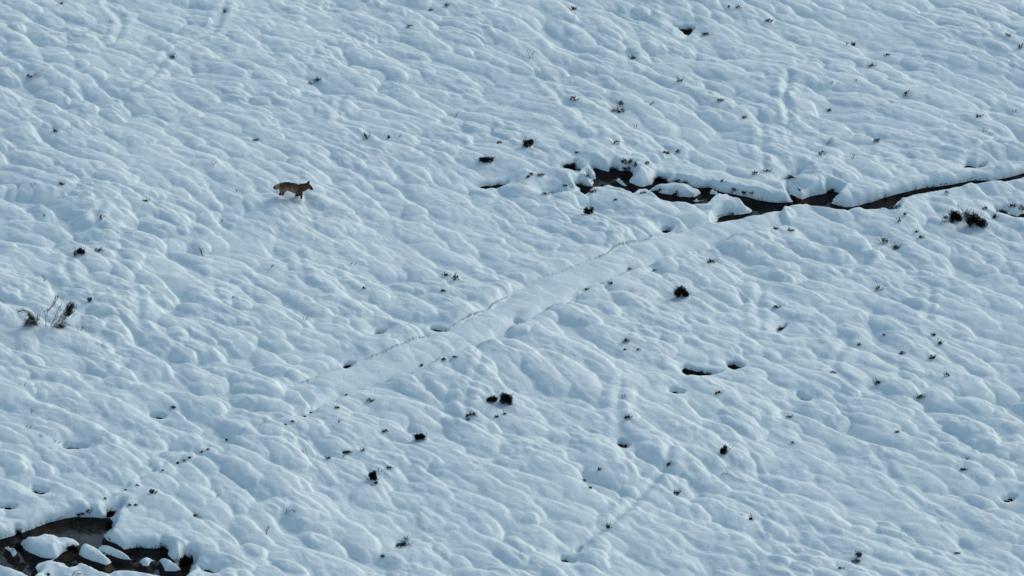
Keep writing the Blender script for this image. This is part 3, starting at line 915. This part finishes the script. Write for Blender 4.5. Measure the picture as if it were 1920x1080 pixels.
# ------------------------------------------------------------------ the wolf
def wolf():
    foot, s = spot(566, 373.5)
    k = 1 / s; kz = 1 / (s * math.cos(PITCH))
    ox, oy = 566.0, 373.5
    def P(px, py, y=0.0):                      # side profile in metres; y = sideways offset of the limb
        return Vector(((px - ox) * k, y, (oy - py) * kz - y * math.tan(PITCH)))
    verts, edges, rad = [], [], []
    def v(p, rx, ry=None):
        verts.append(p); rad.append((rx * 1.42, (ry or rx) * 1.42)); return len(verts) - 1
    def chain(a, items):
        for p, *r in items:
            b = v(p, *r); edges.append((a, b)); a = b
        return a
    pel = v(P(531.5, 348.3), .125, .115)
    # spine to head
    mid = chain(pel, [(P(538, 349.5), .128, .115), (P(545, 351.4), .125, .12)])
    che = chain(mid, [(P(552, 353.2), .135, .135), (P(559, 354), .140, .135)])
    nk = chain(che, [(P(565, 353.4), .135, .12), (P(570.5, 351.9), .118, .10), (P(575, 350.2), .104, .09)])
    hd = chain(nk, [(P(578.6, 349.4), .090, .08), (P(581.6, 351.4), .062, .052), (P(584.4, 354.2), .040, .034), (P(586.4, 356), .028, .026)])
    # tail
    chain(pel, [(P(526, 348.3), .07, .06), (P(522.5, 350.3), .072, .064), (P(518.5, 351.8), .076, .066), (P(515.5, 353), .050), (P(513, 353.6), .014)])
    # hind legs (both lifted, swung back)
    for y, dx in ((-.09, 2.0), (.09, -3.5)):
        chain(pel, [(P(532 + dx, 354, y), .088, .072), (P(535 + dx * .6, 358, y), .050, .042), (P(530.2 + dx, 360.5, y), .038), (P(529.0 + dx, 364, y), .029), (P(528 + dx, 365.6, y), .030), (P(530.2 + dx, 366.6, y), .022)])
    # fore legs: near one planted, far one folded back under the chest
    chain(che, [(P(563, 360, -.08), .070, .055), (P(565.6, 364.5, -.08), .045), (P(565.2, 369, -.08), .030), (P(565, 372, -.08), .029), (P(567.2, 373.3, -.08), .022)])
    chain(che, [(P(561, 360, .08), .068, .052), (P(563, 365, .08), .044), (P(558, 366.8, .08), .034), (P(554.4, 366.4, .08), .030), (P(553, 367.2, .08), .018)])
    me = bpy.data.meshes.new('body')
    me.from_pydata(verts, edges, [])
    o = bpy.data.objects.new('body_build', me); C.objects.link(o)
    sk = o.modifiers.new('skin', 'SKIN'); sk.use_smooth_shade = True
    for i, r in enumerate(rad):
        me.skin_vertices[0].data[i].radius = r
        me.skin_vertices[0].data[i].use_root = (i == pel)
    ss = o.modifiers.new('sub', 'SUBSURF'); ss.levels = ss.render_levels = 2
    dg = bpy.context.evaluated_depsgraph_get()
    ev = bpy.data.meshes.new_from_object(o.evaluated_get(dg))
    bpy.data.objects.remove(o)
    bm = bmesh.new(); bm.from_mesh(ev)
    R = random.Random(2)
    # shaggy coat: small uneven tufting of the surface
    for w_ in bm.verts:
        w_.co += w_.normal * (.006 * math.sin(w_.co.x * 90 + w_.co.z * 40) + R.uniform(-.004, .006))
    # pointed ears
    for sy in (-1, 1):
        c = P(577.6, 345.6) + Vector((0, sy * .045, -sy * 0))
        tip = c + Vector((.060, sy * .018, .125))
        ring = [c + Vector((.070, 0, -.02)), c + Vector((0, .05, -.01)), c + Vector((-.065, 0, -.012)), c + Vector((0, -.05, -.01))]
        low = [p + Vector((-.005, 0, -.05)) for p in ring]
        rv = [bm.verts.new(p) for p in ring]; lv = [bm.verts.new(p) for p in low]; tv = bm.verts.new(tip)
        for i in range(4):
            bm.faces.new((rv[i], rv[(i + 1) % 4], tv)); bm.faces.new((lv[i], lv[(i + 1) % 4], rv[(i + 1) % 4], rv[i]))
    bm.normal_update()
    for f_ in bm.faces: f_.smooth = True
    bm.to_mesh(ev); bm.free()
    ev.name = 'body'
    m = bpy.data.materials.new('wolf_coat'); m.use_nodes = True
    nt = m.node_tree; b = nt.nodes['Principled BSDF']; b.inputs['Roughness'].default_value = .9; b.inputs['Specular IOR Level'].default_value = .15
    vc = ev.color_attributes.new('coat', 'FLOAT_COLOR', 'POINT')
    back, flank, belly, leg, straw, dark, red = (.028,.022,.022), (.150,.098,.052), (.23,.175,.095), (.075,.040,.028), (.28,.235,.13), (.006,.008,.012), (.085,.048,.032)
    for i, w_ in enumerate(ev.vertices):
        px = w_.co.x * s + ox; py = oy - (w_.co.z + w_.co.y * math.tan(PITCH)) / kz
        top = np.interp(px, [515, 533, 551, 563, 578], [348, 342.5, 345.5, 347.3, 344])
        h = (py - top)
        def mixc(a, c, t): t = min(max(t, 0), 1); return [a[j] + (c[j] - a[j]) * t for j in range(3)]
        col = mixc(back, flank, (h - 2.5) / 5)
        col = mixc(col, belly, (h - 9) / 5 if px < 556 else 0)
        if px > 553: col = mixc(col, red, (px - 553) / 10 * min(1, max(0, (h - 1) / 4)))
        if py > 361: col = mixc(col, leg, (py - 361) / 3)
        if px < 527 and py < 356: col = mixc(straw, col, (px - 523) / 4)
        if px < 518: col = mixc(dark, col, (px - 515) / 3)
        if px > 583: col = mixc(col, dark, (px - 583) / 2)
        if py < 345 and px > 575: col = list(dark)
        j_ = 1 + R.uniform(-.3, .3) + .35 * float(noise(np.array([w_.co.x]), np.array([w_.co.z]), .09, 97)[0])
        vc.data[i].color = (col[0] * j_, col[1] * j_, col[2] * j_, 1)
    at = nt.nodes.new('ShaderNodeAttribute'); at.attribute_name = 'coat'
    nt.links.new(at.outputs['Color'], b.inputs['Base Color'])
    ev.materials.clear(); ev.materials.append(m)
    root = bpy.data.objects.new('wolf', None); C.objects.link(root)
    root.location = foot
    root['label'] = 'brown and grey wolf with a dark-tipped tail bounding right across the open snow'
    root['category'] = 'wolf'
    body = bpy.data.objects.new('body', ev); C.objects.link(body); body.parent = root
    # eyes and nose
    meye = ray('wolf_eye', (.25, .16, .04), .2, spec=.6); mn = ray('wolf_nose', (.006, .006, .006), .4, spec=.5)
    def ball(name, p, r, mat):
        bb = bmesh.new(); bmesh.ops.create_uvsphere(bb, u_segments=10, v_segments=8, radius=r)
        mm = bpy.data.meshes.new(name); bb.to_mesh(bb and mm); bb.free()
        q = bpy.data.objects.new(name, mm); C.objects.link(q); q.location = p; q.parent = root; mm.materials.append(mat)
    for sy in (-1, 1): ball('eye', P(581.4, 349.6) + Vector((0, sy * .042, 0)), .010, meye)
    ball('nose', P(587, 356.4), .018, mn)
    return foot
wolf()
